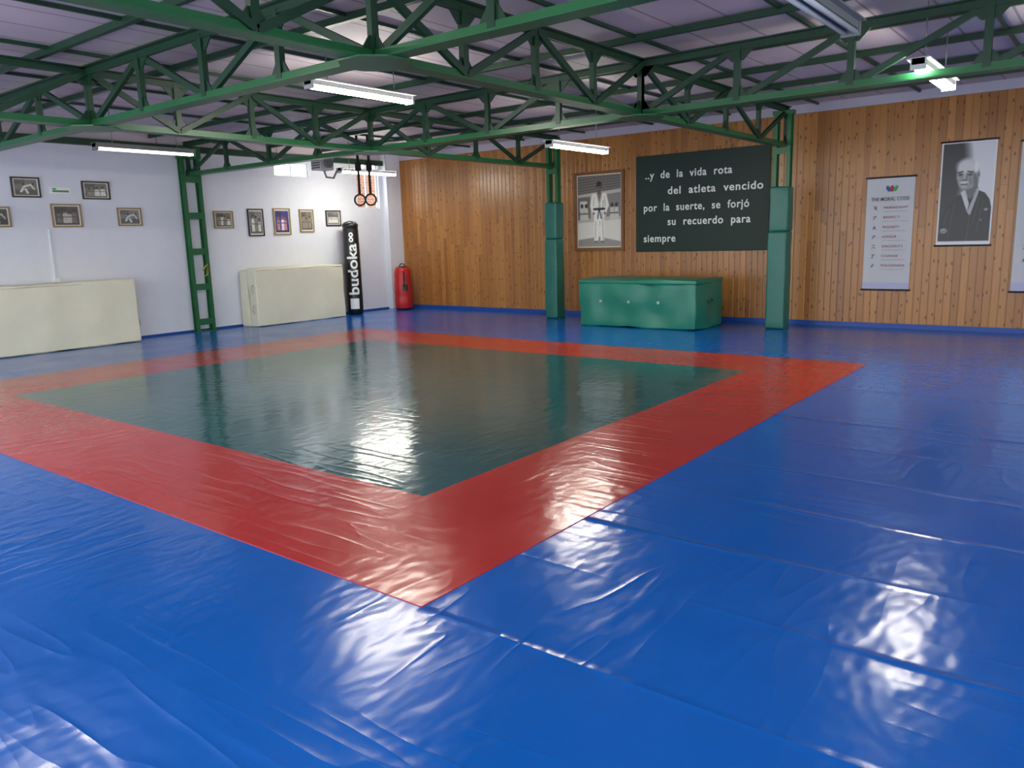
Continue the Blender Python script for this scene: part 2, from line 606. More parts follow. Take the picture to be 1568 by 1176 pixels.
# ------------------------------------------------------------------ columns
def column(x, y, axis, ztop, w, name, pad, strap=False):
    b = MB(); h = w / 2
    for sg in (-1, 1):
        if axis == 'y':
            yc = y + sg * (h - .03)
            b.box(x - .05, x + .05, yc - .006, yc + .006, 0.0, ztop, 'steel')
            b.box(x + .044, x + .056, yc - .03, yc + .03, 0.0, ztop, 'steel')
            b.box(x - .056, x - .044, yc - .03, yc + .03, 0.0, ztop, 'steel')
        else:
            xc = x + sg * (h - .03)
            b.box(xc - .006, xc + .006, y - .05, y + .05, 0.0, ztop, 'steel')
            b.box(xc - .03, xc + .03, y - .056, y - .044, 0.0, ztop, 'steel')
            b.box(xc - .03, xc + .03, y + .044, y + .056, 0.0, ztop, 'steel')
    z = .12
    while z < ztop - .1:
        if axis == 'y':
            b.box(x + .05, x + .058, y - h, y + h, z, z + .11, 'steel')
        else:
            b.box(x - h, x + h, y - .062, y - .052, z, z + .09, 'steel')
        z += .62
    if axis == 'y':
        b.box(x - .08, x + .09, y - h - .03, y + h + .03, 0, .015, 'steel')
        b.box(x - .06, x + .07, y - h - .02, y + h + .02, ztop - .2, ztop, 'steel')
    else:
        b.box(x - h - .02, x + h + .02, y - .08, y + .09, 0, .015, 'steel')
        b.box(x - h - .02, x + h + .02, y - .06, y + .07, ztop - .06, ztop, 'steel')
    if pad:
        p = pad
        b.soft(x - p[0] / 2, x + p[0] / 2, y - .15, y + .12, 0.005, p[1] * .69, 'pad', r=.03, amp=.012, step=.1, ns=3)
        b.soft(x - p[0] / 2 + .012, x + p[0] / 2 + .004, y - .145, y + .12, p[1] * .69 + .004, p[1], 'pad', r=.03, amp=.012, step=.1, ns=3)
    if strap:
        b.tube([(x + .07, y + .02, 1.08), (x + .12, y + .06, 1.16), (x + .1, y + .12, 1.2), (x + .08, y + .1, 1.0), (x + .07, y + .04, .98)], .014, 'strapy')
    b.build(name, (x, y, 0))


column(XW + .1, YC + .02, 'y', 3.2, .36, 'steel_column', None, True)
column(-5.57 * U, PY, 'x', 3.2, .24, 'steel_column.001', (.27, 2.1))
column(-2.80 * U, PY, 'x', 3.22, .26, 'steel_column.002', (.29, 2.13))

# ------------------------------------------------------------------ lamps
def lamp(x, y0, z, name, kt='tube', kf='fix', L=1.43):
    b = MB()
    b.box(x - .05, x + .05, y0, y0 + L, z, z + .05, kf)
    b.box(x - .09, x + .09, y0, y0 + L, z + .045, z + .055, kf)
    for dx in (-.035, .035):
        b.cyl((x + dx, y0 + .03, z - .018), (x + dx, y0 + L - .03, z - .018), .016, kt, seg=8)
    for yy in (y0, y0 + L - .03):
        b.box(x - .06, x + .06, yy, yy + .03, z - .04, z + .045, kf)
    for yy in (y0 + .25, y0 + L - .25):
        b.cyl((x, yy, z + .05), (x, yy, ZC - .006), .006, 'metal', seg=6)
    b.build(name, (x, y0 + L / 2, z))


lamp(-4.37 * U, 3.48 * U, 2.03 * U, 'fluorescent_lamp')
lamp(-4.08 * U, 5.81 * U, 1.79 * U, 'fluorescent_lamp.001')
lamp(-7.36 * U, 3.45 * U, 1.90 * U, 'fluorescent_lamp.002', 'tubedim', 'fixg')
lamp(-7.87 * U, 6.66 * U, 1.88 * U, 'fluorescent_lamp.003')
lamp(-1.02 * U, 5.03 * U, 1.88 * U, 'fluorescent_lamp.004')
lamp(-1.04 * U, 2.83 * U, 1.84 * U, 'fluorescent_lamp.005', 'tubeoff', 'fixg')
lamp(-4.30 * U, 0.55 * U, 2.00 * U, 'fluorescent_lamp.006')


# ------------------------------------------------------------------ pictures
class Cv:
    def __init__(s, w, h, bg):
        s.w, s.h = w, h
        yy, xx = np.mgrid[0:h, 0:w]
        s.x = xx / (w - 1); s.y = yy / (h - 1)
        s.a = np.zeros((h, w, 3)) + np.array(bg, float)

    def blend(s, m, col):
        m = np.clip(m, 0, 1)[..., None]
        s.a = s.a * (1 - m) + np.array(col, float) * m

    def ell(s, cx, cy, rx, ry, col, ang=0, soft=.12):
        dx, dy = s.x - cx, (s.y - cy)
        c, sn = math.cos(ang), math.sin(ang)
        u, v = (dx * c + dy * sn) / rx, (-dx * sn + dy * c) / ry
        d = np.sqrt(u * u + v * v)
        s.blend((1 + soft / 2 - d) / soft, col)

    def poly(s, pts, col, op=1.0):
        inside = np.zeros(s.x.shape, bool); n = len(pts)
        for i in range(n):
            x1, y1 = pts[i]; x2, y2 = pts[(i + 1) % n]
            if y1 == y2:
                continue
            c = ((s.y >= min(y1, y2)) & (s.y < max(y1, y2)))
            xi = x1 + (s.y - y1) * (x2 - x1) / (y2 - y1)
            inside ^= c & (s.x < xi)
        s.blend(inside.astype(float) * op, col)

    def line(s, p, q, w, col, op=1.0):
        p = np.array(p); q = np.array(q); d = q - p; L2 = (d ** 2).sum()
        t = np.clip(((s.x - p[0]) * d[0] + (s.y - p[1]) * d[1]) / L2, 0, 1)
        dd = np.hypot(s.x - p[0] - t * d[0], s.y - p[1] - t * d[1])
        s.blend((1.3 - dd / w) / .6 * op, col)

    def blur(s, n=1):
        for _ in range(n):
            p = np.pad(s.a, ((1, 1), (1, 1), (0, 0)), 'edge')
            s.a = (p[1:-1, 1:-1] * 2 + p[:-2, 1:-1] + p[2:, 1:-1] + p[1:-1, :-2] + p[1:-1, 2:]) / 6

    def grain(s, amt, cell=3):
        n = rng.normal(0, amt, ((s.h + cell - 1) // cell, (s.w + cell - 1) // cell))
        n = np.kron(n, np.ones((cell, cell)))[:s.h, :s.w]
        s.a = s.a + n[..., None]


def pic_obj(name, cv, plane, a0, a1, z0, z1, d, parent=None):
    """plane 'B': at y=d from x a0..a1 ; plane 'L': at x=d from y a0..a1"""
    h, w = cv.h, cv.w
    A = a0 + cv.x * (a1 - a0); Z = z1 - cv.y * (z1 - z0)
    D = np.full_like(A, d)
    co = np.stack([A, D, Z], -1) if plane == 'B' else np.stack([D, A, Z], -1)
    co = co.reshape(-1, 3)
    idx = np.arange(h * w).reshape(h, w)
    fs = np.stack([idx[1:, :-1], idx[1:, 1:], idx[:-1, 1:], idx[:-1, :-1]], -1).reshape(-1, 4)
    me = bpy.data.meshes.new(name)
    me.from_pydata(co.tolist(), [], fs.tolist())
    me.materials.append(M['pic'])
    at = me.color_attributes.new('Col', 'FLOAT_COLOR', 'POINT')
    c = np.clip(cv.a, 0, 255) / 255
    c = np.where(c <= .04045, c / 12.92, ((c + .055) / 1.055) ** 2.4).reshape(-1, 3)
    c = np.concatenate([c, np.ones((len(c), 1))], 1).astype(np.float32)
    at.data.foreach_set('color', c.ravel())
    o = bpy.data.objects.new(name, me)
    scene.collection.objects.link(o)
    if parent:
        o.parent = parent; o.matrix_parent_inverse = Matrix.Translation(-Vector(parent.location))
    return o


def frameB(plane, a0, a1, z0, z1, wall, th, fw, k):
    b = MB()

    def bx(p, q, r, s_):
        if plane == 'B':
            b.box(p, q, wall - th, wall, r, s_, k)
        else:
            b.box(wall, wall + th, p, q, r, s_, k)
    bx(a0, a1, z1 - fw, z1); bx(a0, a1, z0, z0 + fw)
    bx(a0, a0 + fw, z0 + fw, z1 - fw); bx(a1 - fw, a1, z0 + fw, z1 - fw)
    return b


def small_picture(i, y0, y1, z0, z1, kind):
    y0, y1, z0, z1 = [q * U for q in (y0, y1, z0, z1)]
    w, h = (60, 44) if (y1 - y0) > (z1 - z0) else (44, 60)
    W_, H_ = (90, 64) if w > h else (64, 90)
    cols = {'bw': ((130, 130, 126), (215, 215, 210), (50, 50, 48)),
            'dark': ((78, 74, 68), (190, 186, 176), (36, 32, 30)),
            'blue': ((52, 62, 130), (225, 225, 235), (160, 40, 45)),
            'warm': ((120, 116, 104), (222, 220, 210), (56, 50, 44))}[kind]
    cv = Cv(W_, H_, (222, 220, 212))
    m = .06
    cv.poly([(m, m), (1 - m, m), (1 - m, 1 - m), (m, 1 - m)], cols[0])
    cv.poly([(m, .62), (1 - m, .6), (1 - m, 1 - m), (m, 1 - m)], tuple(x * .75 for x in cols[0]))
    cv.poly([(m, m), (.5, m), (.45, .3), (m, .35)], tuple(x * .8 for x in cols[0]))
    r = random.Random(i * 11 + 3)
    if w > h and i % 2 == 0:   # throw: two bodies crossing
        cv.line((.3, .75), (.45, .45), .05, cols[1]); cv.line((.45, .45), (.7, .35), .05, cols[1])
        cv.line((.45, .5), (.55, .82), .05, cols[1]); cv.line((.7, .35), (.82, .6), .035, cols[1])
        cv.ell(.42, .33, .045, .06, cols[2]); cv.ell(.78, .3, .04, .055, cols[2])
        cv.line((.42, .55), (.52, .55), .015, cols[2])
    else:
        n = 3 if w < h else 4
        for k in range(n):
            cx = m + .1 + (1 - 2 * m - .2) * (k + .5) / n + r.uniform(-.04, .04); t = r.uniform(.2, .38)
            cc = cols[1] if r.random() < .6 else tuple((cols[1][q] + cols[2][q]) / 2 for q in range(3))
            cv.poly([(cx - .09, t + .14), (cx + .09, t + .14), (cx + .11, .86), (cx - .11, .86)], cc)
            cv.ell(cx, t + .06, .05 if w > h else .075, .075 if w > h else .055, (150, 118, 96) if kind != 'bw' else (120, 120, 118))
            cv.ell(cx, t + .02, .05 if w > h else .075, .045 if w > h else .035, cols[2])
            cv.line((cx - .08, .56), (cx + .08, .56), .012, (25, 25, 25))
    cv.blur(2)
    cv.grain(8, 2)
    e = empty('framed_picture' + ('' if i == 0 else '.%03d' % i), (XW, (y0 + y1) / 2, (z0 + z1) / 2))
    b = frameB('L', y0, y1, z0, z1, XW + .001, .025, .024, 'gold' if i % 3 else 'darkframe')
    b.box(XW + .001, XW + .012, y0 + .02, y1 - .02, z0 + .02, z1 - .02, 'darkframe')
    b.build('frame', (XW, (y0 + y1) / 2, (z0 + z1) / 2), parent=e)
    pic_obj('print', cv, 'L', y0 + .022, y1 - .022, z0 + .022, z1 - .022, XW + .014, e)


P = [(3.254, 3.52, 1.733, 1.533), (3.593, 3.892, 1.476, 1.238), (2.98, 3.212, 1.442, 1.243), (3.925, 4.215, 1.715, 1.527),
     (4.268, 4.536, 1.444, 1.247), (5.42, 5.685, 1.42, 1.21), (5.89, 6.12, 1.45, 1.11), (6.27, 6.53, 1.46, 1.12), (6.68, 6.91, 1.45, 1.15), (7.12, 7.38, 1.44, 1.23)]
kinds = ['warm', 'dark', 'dark', 'warm', 'bw', 'warm', 'bw', 'blue', 'warm', 'bw']
for i, (q, k) in enumerate(zip(P, kinds)):
    small_picture(i, q[0], q[1], q[3], q[2], k)

# exit sign
b = MB(); b.box(XW, XW + .02, 3.61 * U, 3.81 * U, 1.58 * U, 1.64 * U, 'chalk'); b.box(XW + .02, XW + .022, 3.63 * U, 3.79 * U, 1.592 * U, 1.612 * U, 'signgreen')
b.box(XW + .02, XW + .022, 3.63 * U, 3.67 * U, 1.616 * U, 1.632 * U, 'signgreen')
b.build('emergency_sign', (XW, 3.71 * U, 1.61 * U))
# surface conduit running down the wall to a socket
b = MB()
b.box(XW, XW + .02, 3.545 * U, 3.56 * U, .72 * U, 1.22 * U, 'white'); b.box(XW, XW + .035, 3.52 * U, 3.585 * U, .66 * U, .72 * U, 'chalk')
b.build('wall_conduit', (XW, 3.55 * U, 1.4))


# ---- framed judoka photograph
cv = Cv(150, 204, (188, 183, 172))
cv.poly([(0, 0), (1, 0), (1, .2), (0, .26)], (96, 92, 86))
for k in range(6):
    cv.line((0, .03 + .04 * k), (1, .0 + .035 * k), .005, (136, 132, 124))
cv.poly([(0, .3), (.3, .29), (.3, .6), (0, .62)], (108, 104, 98))
cv.poly([(.66, .27), (1, .25), (1, .58), (.66, .58)], (132, 128, 120))
cv.poly([(0, .66), (1, .62), (1, 1), (0, 1)], (222, 218, 206))
cv.poly([(.0, .9), (.5, .86), (1, .93), (1, 1), (0, 1)], (150, 146, 138))
cv.poly([(.05, .35), (.22, .35), (.24, .5), (.04, .5)], (212, 208, 198))
for x in (.1, .2, .8, .9):
    cv.ell(x, .42, .035, .03, (60, 56, 52)); cv.poly([(x - .04, .45), (x + .04, .45), (x + .06, .62), (x - .05, .62)], (205, 202, 192))
    cv.line((x - .04, .53), (x + .04, .53), .007, (50, 48, 44))
cv.ell(.5, .93, .2, .025, (150, 146, 138), soft=.8)
gi = (236, 234, 226); gs = (176, 172, 162); sk = (122, 106, 92)
cv.poly([(.4, .58), (.6, .58), (.63, .74), (.62, .92), (.53, .92), (.51, .7), (.48, .92), (.385, .92), (.37, .74)], gi)   # trousers
cv.poly([(.505, .6), (.53, .6), (.52, .75)], gs); cv.line((.58, .62), (.6, .9), .012, gs, .7); cv.line((.42, .64), (.41, .88), .01, gs, .7)
cv.poly([(.36, .27), (.46, .24), (.56, .24), (.65, .27), (.635, .4), (.62, .64), (.38, .64), (.375, .4)], gi)  # jacket
cv.line((.375, .29), (.33, .42), .04, gi); cv.line((.33, .42), (.37, .52), .032, gi)
cv.line((.64, .29), (.69, .42), .04, gi); cv.line((.69, .42), (.64, .52), .032, gi)
cv.line((.39, .3), (.37, .42), .008, gs, .9); cv.line((.625, .3), (.645, .42), .01, gs, .9); cv.line((.6, .36), (.59, .45), .014, gs, .6); cv.line((.57, .52), (.58, .62), .014, gs, .6)
cv.poly([(.46, .24), (.56, .24), (.51, .38)], sk)
cv.line((.45, .25), (.53, .46), .012, gs); cv.line((.57, .25), (.49, .46), .012, gs)
cv.line((.38, .47), (.63, .47), .014, (25, 23, 22)); cv.line((.5, .47), (.47, .6), .01, (25, 23, 22)); cv.line((.51, .47), (.55, .6), .01, (25, 23, 22))
cv.ell(.375, .53, .025, .02, sk); cv.ell(.635, .53, .025, .02, sk)
cv.poly([(.475, .2), (.54, .2), (.55, .26), (.465, .26)], (100, 86, 74))
cv.ell(.507, .155, .05, .05, sk); cv.ell(.507, .12, .056, .032, (30, 26, 24)); cv.ell(.455, .15, .01, .025, (30, 26, 24)); cv.ell(.56, .15, .01, .025, (30, 26, 24))
cv.ell(.54, .165, .02, .035, (96, 82, 70), soft=.8)
cv.ell(.487, .155, .009, .005, (40, 34, 30), soft=.6); cv.ell(.528, .155, .009, .005, (40, 34, 30), soft=.6); cv.line((.493, .183), (.522, .183), .003, (74, 56, 50)); cv.line((.507, .155), (.51, .172), .003, (95, 80, 70))
cv.ell(.43, .93, .045, .015, sk); cv.ell(.58, .93, .045, .015, sk)
cv.blur(2)
cv.grain(5, 1)
x0, x1, z0, z1 = -5.56 * U, -4.85 * U, .81 * U, 1.765 * U
e = empty('framed_judoka_photograph', ((x0 + x1) / 2, YW, (z0 + z1) / 2))
b = frameB('B', x0, x1, z0, z1, YW - .002, .04, .055, 'frame')
b.box(x0 + .04, x1 - .04, YW - .018, YW - .002, z0 + .04, z1 - .04, 'cream')
b.build('frame', e.location, parent=e, bevel=.004)
pic_obj('print', cv, 'B', x0 + .07, x1 - .07, z0 + .07, z1 - .07, YW - .02, e)

# ---- portrait poster (elderly judo master in dark robe)
cv = Cv(150, 318, (214, 216, 220))
IN = (cv.x > .03) * (cv.y > .012) * (cv.y < .965) * (cv.x < .97)
cv.blend(IN * 1.0, (204, 206, 210))
m = np.clip((.56 - cv.x + .05 * np.sin(cv.y * 9)) / .2, 0, 1) * IN
cv.blend(m, (34, 35, 38))
K = (17, 18, 20)
cv.poly([(.03, .76), (.1, .68), (.2, .59), (.34, .52), (.5, .49), (.68, .46), (.84, .5), (.93, .56), (.97, .64), (.97, .965), (.03, .965)], K)


def fy(y):
    return .315 + (y - .245) * 1.28


cv.poly([(.42, .38), (.68, .34), (.72, .47), (.58, .56), (.46, .5)], (96, 96, 98))       # neck
cv.poly([(.4, .49), (.48, .46), (.57, .6), (.54, .68)], (190, 192, 196)); cv.poly([(.54, .68), (.69, .45), (.74, .47), (.6, .72)], (160, 162, 166))
cv.ell(.5, fy(.245), .2, .128, (146, 146, 148), soft=.08)
cv.ell(.5, fy(.30), .17, .075, (140, 140, 142), soft=.15)
cv.ell(.47, fy(.185), .17, .075, (196, 196, 198), soft=.55)      # forehead
cv.ell(.66, fy(.27), .05, .09, (98, 98, 100), soft=.8)
cv.ell(.70, fy(.25), .03, .036, (140, 140, 142), soft=.25)
cv.ell(.705, fy(.25), .014, .02, (86, 86, 88), soft=.5)
cv.ell(.655, fy(.195), .045, .055, (214, 216, 218), soft=.6)     # grey temple
cv.line((.32, fy(.228)), (.42, fy(.222)), .007, (62, 62, 64)); cv.line((.5, fy(.222)), (.6, fy(.23)), .007, (62, 62, 64))
cv.ell(.375, fy(.244), .05, .016, (92, 92, 94), soft=.8); cv.ell(.55, fy(.246), .05, .016, (92, 92, 94), soft=.8)
cv.ell(.375, fy(.246), .03, .006, (36, 36, 38), soft=.5); cv.ell(.55, fy(.248), .03, .006, (36, 36, 38), soft=.5)
cv.line((.46, fy(.236)), (.445, fy(.28)), .012, (176, 176, 178)); cv.line((.49, fy(.24)), (.495, fy(.285)), .01, (104, 104, 106)); cv.ell(.45, fy(.288), .04, .009, (84, 84, 86), soft=.7)
cv.ell(.45, fy(.304), .075, .012, (206, 206, 206), soft=.5)       # moustache
cv.line((.4, fy(.319)), (.51, fy(.319)), .005, (66, 66, 68))
cv.line((.55, fy(.275)), (.58, fy(.315)), .008, (98, 98, 100)); cv.ell(.45, fy(.336), .06, .014, (166, 166, 168), soft=.8)
for p, q in (((.3, .6), (.22, .93)), ((.6, .72), (.56, .95)), ((.82, .58), (.74, .86)), ((.74, .54), (.66, .8)), ((.2, .66), (.12, .8))):
    cv.line(p, q, .012, (48, 50, 54), .8)
cv.ell(.88, .66, .04, .014, (128, 130, 134)); cv.ell(.8, .76, .025, .01, (90, 92, 96))
cv.ell(.13, .86, .07, .026, (160, 160, 162)); cv.line((.06, .865), (.2, .85), .006, (96, 96, 98)); cv.line((.06, .88), (.2, .866), .005, (96, 96, 98))
cv.blur(2)
cv.grain(3, 1)
x0, x1, z0, z1 = -1.465 * U, -1.02 * U, .805 * U, 1.75 * U
e = empty('portrait_poster', ((x0 + x1) / 2, YW, (z0 + z1) / 2))
b = MB(); b.box(x0, x1, YW - .012, YW - .006, z0, z1, 'chalk')
b.cyl((x0 - .02, YW - .016, z1), (x1 + .02, YW - .016, z1), .012, 'blackm', seg=8)
b.cyl((x0 - .02, YW - .016, z0), (x1 + .02, YW - .016, z0), .012, 'blackm', seg=8)
b.build('backing', e.location, parent=e)
pic_obj('print', cv, 'B', x0, x1, z0 + .01, z1 - .01, YW - .0135, e)


# ------------------------------------------------------------------ text
def text(txt, x0, x1, zbase, size, k, y, parent, name, thick=.003, plane='B', bold=0.0):
    cu = bpy.data.curves.new(name, 'FONT')
    cu.body = txt; cu.size = size; cu.extrude = thick / 2; cu.offset = bold
    cu.space_character = 1.12
    ob = bpy.data.objects.new('tmp', cu); scene.collection.objects.link(ob)
    dg = bpy.context.evaluated_depsgraph_get()
    me = bpy.data.meshes.new_from_object(ob.evaluated_get(dg))
    bpy.data.objects.remove(ob)
    n = len(me.vertices); co = np.zeros(n * 3, np.float32); me.vertices.foreach_get('co', co); co = co.reshape(-1, 3)
    mn, mx = co[:, 0].min(), co[:, 0].max()
    s = (x1 - x0) / (mx - mn) if x1 else 1.0
    out = np.zeros_like(co)
    if plane == 'B':
        out[:, 0] = x0 + (co[:, 0] - mn) * s; out[:, 1] = y - co[:, 2]; out[:, 2] = zbase + co[:, 1]
    me.vertices.foreach_set('co', out.ravel()); me.update()
    me.materials.clear(); me.materials.append(M[k])
    o = bpy.data.objects.new(name, me); scene.collection.objects.link(o)
    o.parent = parent; o.matrix_parent_inverse = Matrix.Translation(-Vector(parent.location))
    return o


x0, x1, z0, z1 = -4.685 * U, -3.08 * U, .785 * U, 1.89 * U
e = empty('green_quote_board', ((x0 + x1) / 2, YW - .02, (z0 + z1) / 2))
b = MB(); b.box(x0, x1, YW - .03, YW - .003, z0, z1, 'board')
b.build('panel', e.location, parent=e, bevel=.004)
yb = YW - .034
for j, (s_, a, c, z) in enumerate((("..y  de  la  vida  rota", -4.56, -3.50, 1.625), ("del  atleta  vencido", -4.27, -3.15, 1.44),
                                ("por  la  suerte,  se  forj\u00f3", -4.58, -3.30, 1.255), ("su  recuerdo  para", -4.27, -3.28, 1.09), ("siempre", -4.58, -4.17, .90))):
    text(s_, a * U, c * U, z * U, .18, 'chalk', yb, e, 'lettering_%d' % (j + 1), bold=.003)


def banner(x0, x1, z0, z1, name, rows):
    e = empty(name, ((x0 + x1) / 2, YW, (z0 + z1) / 2))
    b = MB()
    # softly waving cloth
    nx, nz = 14, 30; vs = []
    for j in range(nz + 1):
        for i in range(nx + 1):
            u = i / nx; v = j / nz
            vs.append((x0 + u * (x1 - x0), YW - .014 - .004 * math.sin(u * 9 + v * 2) * v, z0 + v * (z1 - z0)))
    fs = [(j * (nx + 1) + i, j * (nx + 1) + i + 1, (j + 1) * (nx + 1) + i + 1, (j + 1) * (nx + 1) + i) for j in range(nz) for i in range(nx)]
    b.add(vs, fs, 'banner', True)
    h = z1 - z0
    b.box(x0 + .004, x1 - .004, YW - .0205, YW - .019, z0 + .02, z0 + h * .065, 'lav')
    for z in (z0, z1):
        b.cyl((x0 - .02, YW - .02, z), (x1 + .02, YW - .02, z), .013, 'blackm', seg=8)
    # emblem
    cx, cz = (x0 + x1) / 2 + .02, z1 - h * .1
    for sx, ang, kk in ((-.05, .5, 'logob'), (.05, -.5, 'signgreen'), (0, 0, 'logor')):
        pts = []
        for t in range(12):
            a = 2 * math.pi * t / 12; px, pz = .026 * math.cos(a), .048 * math.sin(a)
            pts.append((cx + sx + px * math.cos(ang) - pz * math.sin(ang), YW - .021, cz + px * math.sin(ang) + pz * math.cos(ang)))
        b.prism(pts, (0, .001, 0), kk)
    b.build('cloth', e.location, parent=e, fixn=False)
    w = x1 - x0
    text(rows[0], x0 + w * .1, x1 - w * .1, z1 - h * .205, .075, 'ink', YW - .0205, e, 'title', thick=.001, bold=.001)
    n = len(rows) - 1
    for j, r_ in enumerate(rows[1:]):
        z = z1 - h * (.275 + j * .6 / n)
        text(r_, x0 + w * .38, x0 + w * (.38 + .05 * len(r_)), z, .05, 'logor', YW - .0205, e, 'line_%d' % (j + 1), thick=.001)
        text("i e o v l n e o u v l e o r e l a n e", x0 + w * .38, x1 - w * .12, z - .045, .022, 'ink', YW - .0205, e, 'small_%d' % (j + 1), thick=.001)
        # brush glyph
        g = MB(); gx, gz = x0 + w * .2, z + .01; rr = random.Random(j)
        strokes = [((-.03, .028), (.03, .03)), ((0, .04), (-.004, -.03)), ((-.028, .005), (.028, .008)), ((-.005, 0), (-.032, -.035)), ((.005, 0), (.032, -.035)), ((.012, .036), (.02, .02))]
        rr.shuffle(strokes)
        for (pa, pb) in strokes[:4]:
            g.bar((gx + pa[0] * .8, YW - .0208, gz + pa[1] * .8), (gx + pb[0] * .8, YW - .0208, gz + pb[1] * .8), .007, .0006, 'ink', up=(0, 1, 0))
        g.build('glyph_%d' % (j + 1), e.location, parent=e)


rows = ["THE MORAL CODE", "FRIENDSHIP", "RESPECT", "MODESTY", "HONOUR", "SINCERITY", "COURAGE", "POLITENESS"]
banner(-2.105 * U, -1.675 * U, .38 * U, 1.47 * U, 'moral_code_banner', rows)
banner(-.83 * U, -.39 * U, .38 * U, 1.71 * U, 'moral_code_banner.001', rows)

# ------------------------------------------------------------------ crash mats
# green block
x0, x1, y0, y1, zt = -4.85 * U, -3.44 * U, 7.45 * U, 8.12 * U, .775
b = MB()
b.soft(x0, x1, y0, y1, .0, zt - .05, 'block', r=.03, amp=.04, step=.08, ns=2.6)
b.soft(x0 - .012, x1 + .012, y0 - .012, y1 + .012, zt - .075, zt, 'block', r=.03, amp=.03, step=.1, ns=2.2)
for xx in (.2, .45, .7):
    X = x0 + (x1 - x0) * xx
    b.cyl((X, y0 - .02, .42), (X, y0 + .02, .42), .02, 'skingrey', seg=12)
    b.cyl((X, y0 - .022, .42), (X, y0 - .018, .42), .011, 'blackm', seg=12)
b.tube([(x1 + .0, y0 + .35, .45), (x1 + .04, y0 + .38, .42), (x1 + .04, y0 + .55, .42), (x1 + .0, y0 + .58, .45)], .012, 'blockd')
b.build('green_crash_mat', ((x0 + x1) / 2, (y0 + y1) / 2, 0))


def cream_mat(y0, y1, x0, x1, h, name, seed, double=False):
    b = MB()
    if double:
        xm = x0 + (x1 - x0) * .48
        b.soft(x0, xm - .004, y0, y1 - .03, 0, h - .03, 'cream', r=.025, amp=.02, step=.1, ns=1.8, seed=seed)
        b.soft(xm + .004, x1, y0 + .02, y1, 0, h, 'cream', r=.025, amp=.03, step=.1, ns=2.2, seed=seed + 4)
    else:
        b.soft(x0, x1, y0, y1, 0, h, 'cream', r=.03, amp=.035, step=.1, ns=2.2, seed=seed)
    # piping seams on the face and carrying straps at the ends
    for zz in (.02, h - .035):
        b.tube([(x1 + .002, y0 + .03 + (y1 - y0 - .06) * t / 10, zz) for t in range(11)], .006, 'creamd', seg=6)
    for ye, sg in ((y0, -1), (y1, 1)):
        for zz in (h * .3, h * .65):
            b.tube([(x1 - .08, ye - sg * .01, zz + .08), (x1 - .07, ye + sg * .035, zz + .05), (x1 - .07, ye + sg * .035, zz - .04), (x1 - .08, ye - sg * .01, zz - .08)], .011, 'creamd', seg=6)
    b.build(name, ((x0 + x1) / 2, (y0 + y1) / 2, 0))


cream_mat(2.79 * U, 4.225 * U, XW + .03, -8.45 * U, 1.02, 'cream_crash_mat', 0)
cream_mat(5.68 * U, 7.08 * U, XW + .03, -8.42 * U, 1.07, 'cream_crash_mat.001', 9, True)

# ------------------------------------------------------------------ bags
cx, cy = -8.56 * U, 7.37 * U
R_ = .165
prof = [(0, 0), (R_ * .9, 0), (R_, .03), (R_ * 1.03, .3), (R_ * 1.02, .8), (R_, 1.3), (R_ * .98, 1.74), (R_ * .93, 1.80), (R_ * 1.0, 1.815), (R_ * 1.0, 1.86), (R_ * .85, 1.89), (0, 1.9)]
b = MB(); b.lathe(cx, cy, prof, 'black')
for k in range(4):
    a = k * math.pi / 2 + .4
    b.tube([(cx + R_ * math.cos(a), cy + R_ * math.sin(a), 1.78), (cx + R_ * .8 * math.cos(a), cy + R_ * .8 * math.sin(a), 1.9), (cx, cy, 1.93)], .01, 'strap', seg=6)
e = empty('black_punching_bag', (cx, cy, 0))
b.build('bag', (cx, cy, 0), parent=e)


def wraptext(txt, cx, cy, R, ang, z0, length, size, k, parent, name):
    """vertical lettering (reading upward) wrapped on a cylinder"""
    cu = bpy.data.curves.new(name, 'FONT'); cu.body = txt; cu.size = size; cu.offset = .006
    cu.extrude = .002
    ob = bpy.data.objects.new('tmp', cu); scene.collection.objects.link(ob)
    dg = bpy.context.evaluated_depsgraph_get()
    me = bpy.data.meshes.new_from_object(ob.evaluated_get(dg)); bpy.data.objects.remove(ob)
    bm = bmesh.new(); bm.from_mesh(me)
    bmesh.ops.triangulate(bm, faces=bm.faces)
    bmesh.ops.subdivide_edges(bm, edges=[q for q in bm.edges if q.calc_length() > .05], cuts=3)
    xs = [v.co.x for v in bm.verts]; mn, mx = min(xs), max(xs)
    ys = [v.co.y for v in bm.verts]; ym = (min(ys) + max(ys)) / 2
    for v in bm.verts:
        zz = z0 + (v.co.x - mn) / (mx - mn) * length
        a = ang + -(v.co.y - ym) / R
        rr = R + .003 + v.co.z
        v.co = Vector((cx + rr * math.cos(a), cy + rr * math.sin(a), zz))
    bm.to_mesh(me); bm.free()
    me.materials.clear(); me.materials.append(M[k])
    o = bpy.data.objects.new(name, me); scene.collection.objects.link(o)
    o.parent = parent; o.matrix_parent_inverse = Matrix.Translation(-Vector(parent.location))


angc = math.atan2(-cy, -cx)
wraptext('budoka', cx, cy, R_ * 1.03, angc + math.radians(0), .42, 1.05, .3, 'chalk', e, 'lettering')
wraptext('oo', cx, cy, R_ * 1.03, angc, 1.5, .2, .16, 'chalk', e, 'emblem')
b = MB()
pts = [(cx + R_ * 1.045 * math.cos(angc + a), cy + R_ * 1.045 * math.sin(angc + a)) for a in np.linspace(-.55, .55, 9)]
vs = [(p[0], p[1], .12) for p in pts] + [(p[0], p[1], .34) for p in pts]
b.add(vs, [(i, i + 1, i + 10, i + 9) for i in range(8)], 'chalk', True)
b.build('white_patch', (cx, cy, 0), parent=e)

